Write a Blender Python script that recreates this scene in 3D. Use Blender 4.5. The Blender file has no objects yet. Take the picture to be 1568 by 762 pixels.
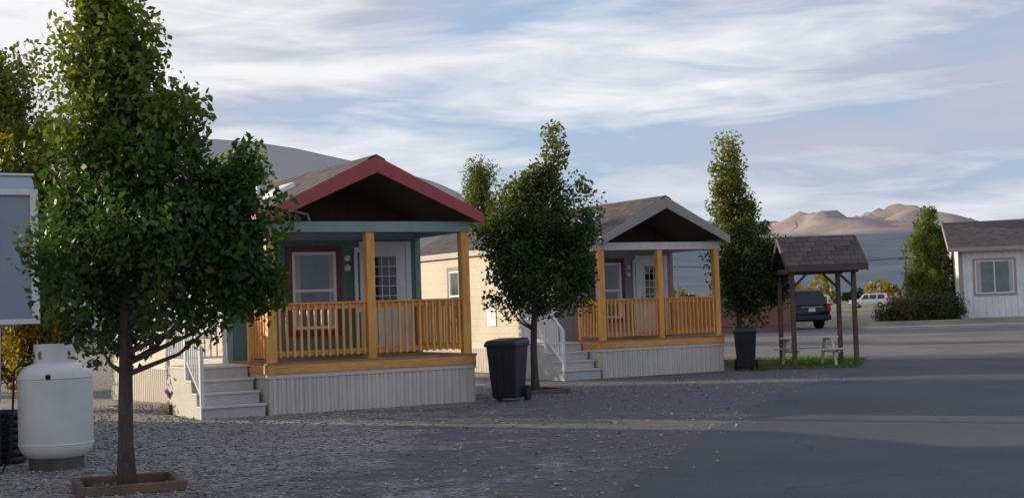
import bpy, math, random
import numpy as np
from mathutils import Vector, Matrix, noise as mnoise
random.seed(7)
scene=bpy.context.scene
scene.view_settings.view_transform='Standard'
try: scene.view_settings.look='None'
except Exception: pass
scene.view_settings.exposure=0
COL=scene.collection

# ------------------------------------------------------------ materials
def newmat(name):
    m=bpy.data.materials.new(name); m.use_nodes=True
    nt=m.node_tree; b=nt.nodes['Principled BSDF']
    return m,nt,b
def N(nt,t,**kw):
    n=nt.nodes.new(t)
    for k,v in kw.items():
        if k in n.inputs: n.inputs[k].default_value=v
        else: setattr(n,k,v)
    return n
def L(nt,a,b): nt.links.new(a,b)
def c4(c): return (c[0],c[1],c[2],1)
def mixcol(nt,fac,a,b,mode='MIX'):
    n=nt.nodes.new('ShaderNodeMix'); n.data_type='RGBA'; n.blend_type=mode
    for sock,val in ((n.inputs[0],fac),(n.inputs[6],a),(n.inputs[7],b)):
        if hasattr(val,'is_output'): L(nt,val,sock)
        elif isinstance(val,(int,float)): sock.default_value=val
        else: sock.default_value=c4(val)
    return n.outputs[2]
def ramp(nt,inp,lo,hi,c0=(0,0,0),c1=(1,1,1)):
    r=nt.nodes.new('ShaderNodeValToRGB'); r.color_ramp.elements[0].position=lo; r.color_ramp.elements[1].position=hi
    r.color_ramp.elements[0].color=c4(c0); r.color_ramp.elements[1].color=c4(c1)
    L(nt,inp,r.inputs[0]); return r.outputs[0]
def math_(nt,op,a,b=None,c=None):
    n=nt.nodes.new('ShaderNodeMath'); n.operation=op
    for i,v in enumerate((a,b,c)):
        if v is None: continue
        if hasattr(v,'is_output'): L(nt,v,n.inputs[i])
        else: n.inputs[i].default_value=v
    return n.outputs[0]
def simple(name,col,rough=.7,var=.2,scale=6,bump=.15,metal=0,spec=None,stretch=None,var2=None):
    m,nt,b=newmat(name)
    tc=N(nt,'ShaderNodeTexCoord'); v=tc.outputs['Object']
    if stretch:
        mp=N(nt,'ShaderNodeMapping'); mp.inputs['Scale'].default_value=stretch; L(nt,v,mp.inputs[0]); v=mp.outputs[0]
    n1=N(nt,'ShaderNodeTexNoise',Scale=scale,Detail=6,Roughness=.6); L(nt,v,n1.inputs['Vector'])
    n2=N(nt,'ShaderNodeTexNoise',Scale=scale*.17,Detail=3); L(nt,v,n2.inputs['Vector'])
    f=math_(nt,'MULTIPLY_ADD',n1.outputs[0],.6,math_(nt,'MULTIPLY',n2.outputs[0],.4))
    dark=tuple(x*(1-var) for x in col); lite=var2 or tuple(min(1,x*(1+var)) for x in col)
    L(nt,ramp(nt,f,.35,.65,dark,lite),b.inputs['Base Color'])
    b.inputs['Roughness'].default_value=rough; b.inputs['Metallic'].default_value=metal
    if spec is not None: b.inputs['Specular IOR Level'].default_value=spec
    if bump:
        bp=N(nt,'ShaderNodeBump',Strength=bump,Distance=.01); L(nt,n1.outputs[0],bp.inputs['Height']); L(nt,bp.outputs[0],b.inputs['Normal'])
    return m
def siding(name,col,axis='z',sp=.18,rough=.65):
    m,nt,b=newmat(name)
    tc=N(nt,'ShaderNodeTexCoord'); s=N(nt,'ShaderNodeSeparateXYZ'); L(nt,tc.outputs['Object'],s.inputs[0])
    if axis=='z': c=s.outputs[2]
    else: c=math_(nt,'ADD',s.outputs[0],s.outputs[1])
    fr=math_(nt,'FRACT',math_(nt,'DIVIDE',c,sp))
    n1=N(nt,'ShaderNodeTexNoise',Scale=9,Detail=6)
    mp=N(nt,'ShaderNodeMapping'); mp.inputs['Scale'].default_value=(1,1,.25 if axis!='z' else 3); L(nt,tc.outputs['Object'],mp.inputs[0]); L(nt,mp.outputs[0],n1.inputs['Vector'])
    n2=N(nt,'ShaderNodeTexNoise',Scale=.8,Detail=3); L(nt,tc.outputs['Object'],n2.inputs['Vector'])
    base=ramp(nt,math_(nt,'MULTIPLY_ADD',n1.outputs[0],.5,math_(nt,'MULTIPLY',n2.outputs[0],.5)),.35,.65,tuple(x*.84 for x in col),tuple(min(1,x*1.1) for x in col))
    g=ramp(nt,fr,.02,.10,(.72,.72,.72),(1,1,1))  # groove shading painted into the board colour
    L(nt,mixcol(nt,1.0,base,g,'MULTIPLY'),b.inputs['Base Color'])
    hgt=ramp(nt,fr,0,.12) if axis!='z' else fr
    bp=N(nt,'ShaderNodeBump',Strength=.6,Distance=.015); L(nt,hgt,bp.inputs['Height']); L(nt,bp.outputs[0],b.inputs['Normal'])
    b.inputs['Roughness'].default_value=rough
    return m
def shingle(name,c1,c2,order='yx',row=.16):
    m,nt,b=newmat(name)
    tc=N(nt,'ShaderNodeTexCoord'); s=N(nt,'ShaderNodeSeparateXYZ'); L(nt,tc.outputs['Object'],s.inputs[0])
    cb=N(nt,'ShaderNodeCombineXYZ')
    a,bb=(s.outputs[1],s.outputs[0]) if order=='yx' else (s.outputs[0],s.outputs[1])
    L(nt,a,cb.inputs[0]); L(nt,bb,cb.inputs[1])
    br=N(nt,'ShaderNodeTexBrick',Scale=1.0); br.inputs['Brick Width'].default_value=.3; br.inputs['Row Height'].default_value=row
    br.inputs['Mortar Size'].default_value=.008; br.inputs['Bias'].default_value=0
    br.inputs['Color1'].default_value=c4(c1); br.inputs['Color2'].default_value=c4(c2); br.inputs['Mortar'].default_value=c4(tuple(x*.45 for x in c1))
    L(nt,cb.outputs[0],br.inputs['Vector'])
    n=N(nt,'ShaderNodeTexNoise',Scale=14,Detail=5); L(nt,tc.outputs['Object'],n.inputs['Vector'])
    L(nt,mixcol(nt,.7,br.outputs[0],ramp(nt,n.outputs[0],.3,.7,(.6,.6,.6),(1.25,1.2,1.15)),'MULTIPLY'),b.inputs['Base Color'])
    b.inputs['Roughness'].default_value=.9
    bp=N(nt,'ShaderNodeBump',Strength=.7,Distance=.015); L(nt,br.outputs[1],bp.inputs['Height']); bp.invert=True; L(nt,bp.outputs[0],b.inputs['Normal'])
    return m
def leafmat(name,cols,transl=.35,top=None):
    """top=(z0,z1,colour): leaves turn toward colour higher in the crown (sunlight on the crown tops put into the leaf colour)"""
    m,nt,b=newmat(name)
    g=N(nt,'ShaderNodeNewGeometry')
    r=nt.nodes.new('ShaderNodeValToRGB'); e=r.color_ramp.elements
    e[0].color=c4(cols[0]); e[0].position=0
    e[1].color=c4(cols[-1]); e[1].position=1
    for i,c in enumerate(cols[1:-1]):
        k=e.new((i+1)/(len(cols)-1)); k.color=c4(c)
    tc=N(nt,'ShaderNodeTexCoord'); n=N(nt,'ShaderNodeTexNoise',Scale=1.6,Detail=2); L(nt,tc.outputs['Object'],n.inputs['Vector'])
    f=math_(nt,'MULTIPLY_ADD',g.outputs['Random Per Island'],.55,math_(nt,'MULTIPLY_ADD',n.outputs[0],1.2,-.38))
    L(nt,f,r.inputs[0]); col=r.outputs[0]
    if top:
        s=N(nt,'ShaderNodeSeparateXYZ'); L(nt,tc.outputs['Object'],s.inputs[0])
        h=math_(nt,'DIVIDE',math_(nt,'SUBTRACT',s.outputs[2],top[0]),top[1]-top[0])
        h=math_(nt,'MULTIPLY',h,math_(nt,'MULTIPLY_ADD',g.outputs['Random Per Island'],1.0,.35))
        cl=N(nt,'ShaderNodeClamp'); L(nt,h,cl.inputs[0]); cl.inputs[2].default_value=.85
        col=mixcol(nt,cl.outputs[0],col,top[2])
    L(nt,col,b.inputs['Base Color']); b.inputs['Roughness'].default_value=.5
    b.inputs['Specular IOR Level'].default_value=.3
    if transl>0:
        tr=N(nt,'ShaderNodeBsdfTranslucent'); L(nt,mixcol(nt,1,col,(1.8,1.75,.6),'MULTIPLY'),tr.inputs[0])
        mx=N(nt,'ShaderNodeMixShader',Fac=transl); L(nt,b.outputs[0],mx.inputs[1]); L(nt,tr.outputs[0],mx.inputs[2])
        L(nt,mx.outputs[0],nt.nodes['Material Output'].inputs[0])
    return m

M={}
M['wood']=simple('cedar_wood',(.78,.37,.085),.6,.28,5,.2,stretch=(4,4,.6))
M['woodh']=simple('cedar_rail',(.72,.33,.085),.6,.28,5,.2,stretch=(.8,.8,4))
M['deck']=simple('deck_boards',(.33,.2,.11),.7,.3,5,.2)
M['skirt']=siding('skirting_beige',(.63,.56,.47),'x',.15)
M['skirtb']=simple('skirting_band',(.66,.61,.55),.6,.1)
M['white']=simple('white_paint',(.78,.78,.78),.45,.06,8,.05)
M['cream']=siding('cream_lap_siding',(.72,.62,.48),'z',.2)
M['sage']=siding('sage_siding',(.11,.215,.185),'x',.2)
M['taupe']=siding('taupe_siding',(.36,.31,.28),'x',.2)
M['sagetrim']=simple('sage_trim',(.25,.36,.32),.55,.1)
M['red']=simple('red_fascia',(.42,.07,.075),.5,.12)
M['maroon']=simple('maroon_trim',(.15,.035,.035),.55,.12)
M['taupetrim']=simple('taupe_trim',(.36,.31,.28),.55,.1)
M['browntrim']=simple('brown_trim',(.09,.055,.045),.55,.12)
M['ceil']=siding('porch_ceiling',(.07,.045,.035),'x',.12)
M['glass']=simple('window_glass',(.06,.12,.13),.06,.5,2,0,spec=.7)
M['dglass']=simple('dark_glass',(.012,.014,.017),.05,.3,2,0,spec=.6)
M['curtain']=simple('curtain',(.45,.45,.43),.9,.2,20,.2,stretch=(6,6,.3))
M['shing']=shingle('roof_shingles',(.055,.045,.044),(.12,.092,.085),'yx')
M['shingx']=shingle('roof_shingles_x',(.075,.055,.053),(.13,.105,.10),'xy',.2)
M['step']=simple('step_paint',(.52,.50,.47),.65,.12,5,.1)
M['blk']=simple('black_plastic',(.014,.017,.023),.42,.35,12,.1)
M['rub']=simple('rubber',(.015,.015,.015),.8,.3)
M['metal']=simple('grey_metal',(.35,.36,.38),.4,.2,6,.05,metal=.8)
M['brass']=simple('brass',(.5,.35,.12),.35,.2,6,0,metal=1)
M['tank']=simple('tank_white',(.76,.75,.72),.4,.09,3,.08)
M['rust']=simple('rusty_base',(.10,.08,.07),.8,.4)
M['bark']=simple('bark',(.085,.065,.055),.9,.45,22,.8,stretch=(1,1,.35))
M['board']=simple('weathered_board',(.13,.085,.06),.85,.35,6,.3)
M['fence']=siding('fence_boards',(.22,.11,.07),'x',.14)
M['rvp']=simple('trailer_panel',(.33,.37,.42),.35,.1,1,.02)
M['warehouse']=simple('warehouse_metal',(.52,.52,.52),.6,.05,.5,.02)
M['carblk']=simple('car_black',(.005,.006,.008),.22,.2,3,0,spec=.5)
M['carwhite']=simple('car_white',(.7,.7,.7),.25,.05,3,0)
M['cargrey']=simple('car_grey',(.2,.21,.23),.25,.05,3,0)
M['carred']=simple('car_red',(.3,.03,.03),.25,.05,3,0)
M['tail']=simple('tail_light',(.45,.015,.015),.2,.2,3,0)
M['plate']=simple('licence_plate',(.65,.65,.62),.5,.1,30,0)
M['conc']=simple('concrete',(.40,.38,.36),.85,.15,6,.3)
M['homewall']=siding('home_wall',(.78,.77,.75),'x',.3)
M['black_pipe']=simple('black_pipe',(.012,.012,.012),.6,.3)
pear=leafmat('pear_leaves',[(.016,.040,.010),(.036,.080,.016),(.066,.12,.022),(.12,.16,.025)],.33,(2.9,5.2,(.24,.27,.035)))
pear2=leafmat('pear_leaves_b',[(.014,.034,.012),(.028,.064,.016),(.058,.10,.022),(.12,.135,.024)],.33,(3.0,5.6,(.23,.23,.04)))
yellow=leafmat('autumn_leaves',[(.05,.06,.01),(.14,.12,.015),(.28,.19,.02),(.4,.26,.03)],.35)
ygreen=leafmat('yellowgreen_leaves',[(.035,.06,.01),(.09,.12,.015),(.18,.19,.02),(.32,.26,.03)],.35)
pinem=leafmat('pine_needles',[(.02,.04,.012),(.04,.075,.02),(.08,.11,.025)],.2)
pineY=leafmat('pine_needles_y',[(.05,.08,.015),(.12,.16,.025),(.22,.24,.035)],.3)
shrubm=leafmat('shrub_leaves',[(.03,.03,.015),(.06,.06,.03),(.12,.075,.04)],.2)
drym=leafmat('dry_leaves',[(.14,.08,.035),(.36,.27,.12),(.55,.46,.28)],0)
stonem=leafmat('gravel_stones',[(.10,.10,.105),(.22,.21,.21),(.42,.40,.37)],0)

# ------------------------------------------------------------ mesh helpers
class P:
    def __init__(s): s.v=[]; s.f=[]
    def add(s,vs,fs):
        o=len(s.v); s.v+= [tuple(v) for v in vs]; s.f+=[tuple(i+o for i in f) for f in fs]; return s
    def hexa(s,b,t):
        return s.add(list(b)+list(t),[(3,2,1,0),(4,5,6,7),(0,1,5,4),(1,2,6,5),(2,3,7,6),(3,0,4,7)])
    def box(s,x0,x1,y0,y1,z0,z1):
        b=[(x0,y0),(x1,y0),(x1,y1),(x0,y1)]
        return s.hexa([(x,y,z0) for x,y in b],[(x,y,z1) for x,y in b])
    def beam(s,p,q,w,h=None,up=(0,0,1)):
        h=h or w; p=Vector(p); q=Vector(q); d=(q-p).normalized(); u=Vector(up)
        if abs(d.dot(u))>.99: u=Vector((0,1,0))
        a=d.cross(u).normalized()*w/2; b=a.cross(d).normalized()*h/2
        return s.hexa([p-a-b,p+a-b,p+a+b,p-a+b],[q-a-b,q+a-b,q+a+b,q-a+b])
    def prism(s,poly,axis,c0,c1):
        n=len(poly)
        def mk(p,c):
            return (c,p[0],p[1]) if axis=='x' else ((p[0],c,p[1]) if axis=='y' else (p[0],p[1],c))
        vs=[mk(p,c0) for p in poly]+[mk(p,c1) for p in poly]
        fs=[tuple(range(n))[::-1],tuple(range(n,2*n))]+[(i,(i+1)%n,n+(i+1)%n,n+i) for i in range(n)]
        return s.add(vs,fs)
    def tube(s,pts,rad,seg=10,cap=True):
        pts=[Vector(p) for p in pts]; o=len(s.v); n=len(pts)
        for i,p in enumerate(pts):
            d=(pts[min(i+1,n-1)]-pts[max(i-1,0)]).normalized()
            u=Vector((1,0,0)) if abs(d.x)<.8 else Vector((0,1,0))
            a=d.cross(u).normalized(); b=d.cross(a).normalized()
            for k in range(seg):
                t=2*math.pi*k/seg; s.v.append(tuple(p+(a*math.cos(t)+b*math.sin(t))*rad[i]))
        for i in range(n-1):
            for k in range(seg):
                s.f.append((o+i*seg+k,o+i*seg+(k+1)%seg,o+(i+1)*seg+(k+1)%seg,o+(i+1)*seg+k))
        if cap:
            s.f.append(tuple(o+k for k in range(seg))[::-1]); s.f.append(tuple(o+(n-1)*seg+k for k in range(seg)))
        return s
    def obj(s,name,mat,parent=None,bevel=0,smooth=False,loc=(0,0,0),rot=0):
        me=bpy.data.meshes.new(name); me.from_pydata(s.v,[],s.f); me.update()
        import bmesh
        bm=bmesh.new(); bm.from_mesh(me); bmesh.ops.recalc_face_normals(bm,faces=bm.faces); bm.to_mesh(me); bm.free()
        me.materials.append(mat)
        if smooth: me.polygons.foreach_set('use_smooth',[True]*len(me.polygons))
        o=bpy.data.objects.new(name,me); COL.objects.link(o)
        o.location=loc; o.rotation_euler=(0,0,rot)
        if parent: o.parent=parent
        if bevel:
            b=o.modifiers.new('bev','BEVEL'); b.width=bevel; b.segments=2; b.limit_method='ANGLE'; b.angle_limit=.6
        return o
def empty(name,loc=(0,0,0),rot=0):
    e=bpy.data.objects.new(name,None); e.empty_display_size=.3; COL.objects.link(e)
    e.location=loc; e.rotation_euler=(0,0,rot); return e
def ss(a,b,x):
    t=min(1,max(0,(x-a)/(b-a))); return t*t*(3-2*t)
def gh(y): return -.17*ss(25,34,y)*(1-ss(48,62,y))

# ------------------------------------------------------------ leaves
def leaves(name,mat,C,size,rng,parent=None,asp=.55,flat=None,droop=.3):
    n=len(C)
    d=rng.normal(size=(n,3)); d[:,2]-=droop; d/=np.linalg.norm(d,axis=1)[:,None]
    r=rng.normal(size=(n,3))
    if flat is not None:
        d[:,2]*=flat; r[:,2]*=flat; d/=np.linalg.norm(d,axis=1)[:,None]
    w=np.cross(d,r); w/=np.linalg.norm(w,axis=1)[:,None]
    if flat is not None:
        w=np.stack([-d[:,1],d[:,0],rng.normal(size=n)*.2],1)
    sz=size*rng.uniform(.6,1.3,size=n)[:,None]
    V=np.empty((n,4,3)); V[:,0]=C-d*sz*.5; V[:,1]=C+w*sz*asp*.5; V[:,2]=C+d*sz*.5; V[:,3]=C-w*sz*asp*.5
    me=bpy.data.meshes.new(name)
    me.vertices.add(n*4); me.vertices.foreach_set('co',V.reshape(-1))
    me.loops.add(n*4); me.loops.foreach_set('vertex_index',np.arange(n*4,dtype=np.int32))
    me.polygons.add(n); me.polygons.foreach_set('loop_start',np.arange(0,n*4,4,dtype=np.int32))
    try: me.polygons.foreach_set('loop_total',np.full(n,4,dtype=np.int32))
    except Exception: pass
    me.update(); me.validate(); me.materials.append(mat)
    o=bpy.data.objects.new(name,me); COL.objects.link(o)
    if parent: o.parent=parent
    return o
def clumps(lobes,nc,rng,edge=.45):
    w=np.array([l[3]*l[3]*l[4] for l in lobes])**.8; w/=w.sum()
    idx=rng.choice(len(lobes),size=nc,p=w); out=[]
    for i in idx:
        cx,cy,cz,r,rz=lobes[i]
        d=rng.normal(size=3); d/=np.linalg.norm(d); q=rng.uniform()**edge
        q*=rng.uniform(.85,1.12)
        out.append((cx+d[0]*r*q,cy+d[1]*r*q,cz+d[2]*rz*q))
    return np.array(out)
def tree(name,loc,lobes,nc,per,sig,size,mat,seed,trunk_r=.08,trunk_top=None,lean=0,asp=.55,nlimb=34,fork=1.3,droop=.3,barkm=None):
    rng=np.random.default_rng(seed)
    e=empty(name,loc)
    cl=clumps(lobes,nc,rng)
    sg=sig*rng.uniform(.6,1.35,size=nc)
    cnt=(per*rng.uniform(.4,1.6,size=nc)).astype(int)
    C=[]
    for i in range(nc):
        g=rng.normal(size=(cnt[i],3)); ln=np.linalg.norm(g,axis=1)[:,None]; g*=np.minimum(1,1.9/ln)
        C.append(cl[i]+g*sg[i]*np.array([1,1,1.15]))
    C=np.concatenate(C)
    leaves('foliage',mat,C,size,rng,e,asp,droop=droop)
    top=trunk_top or max(l[2]+l[4]*.6 for l in lobes)
    tx=[l for l in lobes if l[2]>top*.6]; ex=tx[-1][0] if tx else 0
    t=P(); n=12; pts=[];rad=[]
    for i in range(n):
        f=i/(n-1); z=top*f-.05
        pts.append((lean*f+ex*f*f*.8+.02*math.sin(f*9+seed),.02*math.cos(f*7+seed),z))
        rad.append(trunk_r*(1.35 if i==0 else 1)*(1-.88*f)+.006)
    t.tube(pts,rad,12)
    order=rng.permutation(nc)[:nlimb]
    for k in order:
        c=cl[k]; zs=max(fork*.8,min(c[2]-.25-abs(c[0])*.5,top*.85)); f=(zs+.05)/top
        x0=lean*f+ex*f*f*.8; s0=Vector((x0,0,zs)); c=Vector(c)
        mid=s0.lerp(c,.5)+Vector((0,0,-.1))*(c-s0).length
        t.tube([s0,mid,c],[trunk_r*.42*(1-f*.6)+.004,trunk_r*.22*(1-f*.5)+.004,.005],5,False)
    t.obj('trunk_and_limbs',barkm or M['bark'],e,smooth=True)
    return e

# ------------------------------------------------------------ ground
def ground_mat():
    m,nt,b=newmat('gravel_ground')
    g=N(nt,'ShaderNodeNewGeometry'); pos=g.outputs['Position']; s=N(nt,'ShaderNodeSeparateXYZ'); L(nt,pos,s.inputs[0])
    vo=N(nt,'ShaderNodeTexVoronoi',Scale=22); L(nt,pos,vo.inputs['Vector'])
    vr=N(nt,'ShaderNodeSeparateColor'); L(nt,vo.outputs['Color'],vr.inputs[0])
    n1=N(nt,'ShaderNodeTexNoise',Scale=.55,Detail=6,Roughness=.65,Distortion=.6); L(nt,pos,n1.inputs['Vector'])
    n2=N(nt,'ShaderNodeTexNoise',Scale=60,Detail=4); L(nt,pos,n2.inputs['Vector'])
    n3=N(nt,'ShaderNodeTexNoise',Scale=4,Detail=6,Roughness=.7); L(nt,pos,n3.inputs['Vector'])
    coarse=ramp(nt,vr.outputs[0],.05,1,(.075,.07,.07),(.48,.44,.39))
    fine=ramp(nt,n2.outputs[0],.35,.68,(.060,.061,.068),(.15,.148,.15))
    bed=math_(nt,'MULTIPLY_ADD',s.outputs[0],-.045,0)
    patch=ramp(nt,math_(nt,'ADD',math_(nt,'MULTIPLY_ADD',n3.outputs[0],.35,math_(nt,'MULTIPLY',n1.outputs[0],.65)),bed),.52,.62)
    near=mixcol(nt,patch,fine,coarse)
    dirt=ramp(nt,n3.outputs[0],.50,.68)
    near=mixcol(nt,math_(nt,'MULTIPLY',dirt,.5),near,(.28,.22,.155))
    n4=N(nt,'ShaderNodeTexNoise',Scale=.05,Detail=8,Roughness=.7); L(nt,pos,n4.inputs['Vector'])
    far=ramp(nt,n4.outputs[0],.4,.62,(.10,.12,.07),(.32,.26,.15))
    f=math_(nt,'MULTIPLY_ADD',s.outputs[1],1/15.,-4.4); cl=N(nt,'ShaderNodeClamp'); L(nt,f,cl.inputs[0])
    L(nt,mixcol(nt,cl.outputs[0],near,far),b.inputs['Base Color'])
    b.inputs['Roughness'].default_value=.95
    hh=math_(nt,'ADD',math_(nt,'MULTIPLY',vo.outputs['Distance'],math_(nt,'MULTIPLY',patch,-1.2)),math_(nt,'MULTIPLY',n2.outputs[0],.5))
    bp=N(nt,'ShaderNodeBump',Strength=.8,Distance=.03); L(nt,hh,bp.inputs['Height']); L(nt,bp.outputs[0],b.inputs['Normal'])
    return m
ys=[-400,-100,-30,-10]+list(range(-5,81))+[90,110,150,200,300,500,900,1500,3000,6000,9000]
xs=[-6000,-3000,-1000,-400,-150,-60,-30]+list(range(-20,61,5))+[100,200,500,1200,3000,6500]
def sheet(name,rows,mat,dz,parent=None):
    p=P(); k=len(rows[0][1])
    for y,xx in rows:
        for x in xx: p.v.append((x,y,gh(y)+dz))
    for i in range(len(rows)-1):
        for j in range(k-1):
            p.f.append((i*k+j,i*k+j+1,(i+1)*k+j+1,(i+1)*k+j))
    return p.obj(name,mat,parent)
sheet('ground',[(y,xs) for y in ys],ground_mat(),0)
def asphalt():
    m,nt,b=newmat('asphalt')
    g=N(nt,'ShaderNodeNewGeometry'); pos=g.outputs['Position']
    n1=N(nt,'ShaderNodeTexNoise',Scale=70,Detail=5); L(nt,pos,n1.inputs['Vector'])
    n2=N(nt,'ShaderNodeTexNoise',Scale=.35,Detail=6,Roughness=.6); L(nt,pos,n2.inputs['Vector'])
    s=N(nt,'ShaderNodeSeparateXYZ'); L(nt,pos,s.inputs[0])
    a=ramp(nt,n1.outputs[0],.3,.7,(.042,.045,.056),(.094,.097,.108))
    far=ramp(nt,math_(nt,'MULTIPLY_ADD',n2.outputs[0],.06,math_(nt,'MULTIPLY',s.outputs[1],.01)),.43,.46)
    a=mixcol(nt,far,a,ramp(nt,n1.outputs[0],.3,.7,(.13,.112,.098),(.21,.185,.16)))
    bb=ramp(nt,n2.outputs[0],.35,.65,(.75,.77,.8),(1.25,1.22,1.18))
    vo=N(nt,'ShaderNodeTexVoronoi',Scale=.35,feature='DISTANCE_TO_EDGE')
    n3=N(nt,'ShaderNodeTexNoise',Scale=1.2,Detail=5); L(nt,pos,n3.inputs['Vector'])
    L(nt,mixcol(nt,.5,pos,n3.outputs['Color'],'ADD'),vo.inputs['Vector'])
    crack=ramp(nt,vo.outputs['Distance'],.0,.006,(.6,.6,.6),(1,1,1))
    L(nt,mixcol(nt,1,mixcol(nt,1,a,bb,'MULTIPLY'),crack,'MULTIPLY'),b.inputs['Base Color'])
    b.inputs['Roughness'].default_value=.8
    bp=N(nt,'ShaderNodeBump',Strength=.7,Distance=.015); L(nt,n1.outputs[0],bp.inputs['Height']); L(nt,bp.outputs[0],b.inputs['Normal'])
    return m
ASP=asphalt()
edge=[(-5,-2.6),(5,-.6),(11.9,.72),(16.45,2.0),(25,4.7),(36,8.75),(41,10.2),(43,9.0),(46,4.0),(60,1.0),(80,1.0)]
def le(y):
    for (a,xa),(b_,xb) in zip(edge,edge[1:]):
        if a<=y<=b_: return xa+(xb-xa)*(y-a)/(b_-a)
    return 1.0
def wob(y): return .10*math.sin(y*1.7)+.07*math.sin(y*4.1+1)
sheet('road',[(y,[le(y)+(wob(y) if y<42 else 0),max(le(y)+3,12),30,60]) for y in range(-5,67)],ASP,.006)
grassm=simple('grass_blades',(.09,.16,.035),.9,.4,20,.4)
sheet('lawn_verge',[(y,[5.9+.3*math.sin(y),le(y)-.25]) for y in range(36,43)],grassm,.012)
rng=np.random.default_rng(3)
gp=np.stack([rng.uniform(5.6,9.9,11000),rng.uniform(35.6,42.3,11000),np.zeros(11000)],1)
gp=gp[[p[0]<le(p[1])-.1 for p in gp]]; gp[:,2]=[gh(p[1])+.03 for p in gp]
gm=leafmat('grass_leaf',[(.06,.12,.02),(.11,.19,.04),(.17,.22,.06)],.2)
leaves('grass',gm,gp,.09,rng,None,.25,droop=0)
def stones():
    r=np.random.default_rng(11); n=14000
    x=r.uniform(-8,2.5,n); y=11.5+ (r.uniform(size=n)**1.5)*16
    keep=(r.uniform(size=n)<(np.clip((-x-1.0)/3,0,1)*.85+.13))&(x<np.array([le(t) for t in y])+r.exponential(.12,n))
    x=x[keep];y=y[keep];n=len(x); s=r.uniform(.008,.03,n)
    base=np.array([(1,0,0),(0,1,0),(-1,0,0),(0,-1,0),(0,0,.7),(0,0,-.7)])
    F=[(0,1,4),(1,2,4),(2,3,4),(3,0,4),(1,0,5),(2,1,5),(3,2,5),(0,3,5)]
    p=P()
    for i in range(n):
        a=r.uniform(0,6.28); ca,sa=math.cos(a),math.sin(a); k=r.uniform(.6,1.3,6)
        vs=[(x[i]+s[i]*k[j]*(b[0]*ca-b[1]*sa),y[i]+s[i]*k[j]*(b[0]*sa+b[1]*ca),gh(y[i])+s[i]*.3+s[i]*k[j]*b[2]) for j,b in enumerate(base)]
        p.add(vs,F)
    p.obj('gravel_stones',stonem)
stones()
r=np.random.default_rng(5); n=3600
x=r.uniform(-7.5,7,n); y=12+r.uniform(size=n)*24
keep=x<np.array([le(t) for t in y])+r.exponential(.25,n); x=x[keep];y=y[keep]
leaves('fallen_leaves',drym,np.stack([x,y,np.array([gh(t) for t in y])+.02],1),.06,r,None,.6,flat=.25,droop=0)
for (lx,ly,k,sd) in ((-3.75,13.78,350,1),(.35,26.9,500,2)):
    r=np.random.default_rng(sd); a=np.stack([lx+r.normal(size=k)*1.1,ly+r.normal(size=k)*1.1,np.full(k,.02+gh(ly))],1)
    leaves('fallen_leaves',drym,a,.05,r,None,.6,flat=.25,droop=0)

# ------------------------------------------------------------ cabin
TH=math.radians(29)
def window(e,nm,face,c0,c1,z0,z1,at,trim,split='h',curt=True):
    """face 'f' : plane y=at facing -y, spans x c0..c1 ; 'l': plane x=at facing -x spans y"""
    def bx(p,a,b,z_0,z_1,d0,d1):
        if face=='f': p.box(a,b,at-d1,at-d0,z_0,z_1)
        else: p.box(at-d1,at-d0,a,b,z_0,z_1)
    t=P(); w=.11
    bx(t,c0-w,c0,z0-w,z1+w,-.02,.035); bx(t,c1,c1+w,z0-w,z1+w,-.02,.035)
    bx(t,c0,c1,z1,z1+w,-.02,.033); bx(t,c0,c1,z0-w,z0,-.02,.038); t.obj(nm+'_trim',trim,e,.004)
    f=P(); w=.055
    bx(f,c0,c0+w,z0,z1,-.02,.028); bx(f,c1-w,c1,z0,z1,-.02,.028)
    bx(f,c0+w,c1-w,z1-w,z1,-.02,.026); bx(f,c0+w,c1-w,z0,z0+w,-.02,.026)
    zm=(z0+z1)/2; cm=(c0+c1)/2
    if split=='h': bx(f,c0+w,c1-w,zm-.025,zm+.025,-.02,.024)
    else: bx(f,cm-.025,cm+.025,z0+w,z1-w,-.02,.024)
    f.obj(nm+'_frame',M['white'],e,.004)
    g=P(); bx(g,c0+.03,c1-.03,z0+.03,z1-.03,-.01,.012); g.obj(nm+'_glass',M['glass'],e)
    if curt:
        c=P(); bx(c,c0+w,c0+w+(c1-c0)*.12,z0+w,z1-w,.0125,.0145); bx(c,c1-w-(c1-c0)*.10,c1-w,z0+w,z1-w,.0125,.0145); c.obj(nm+'_curtain',M['curtain'],e)
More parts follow.
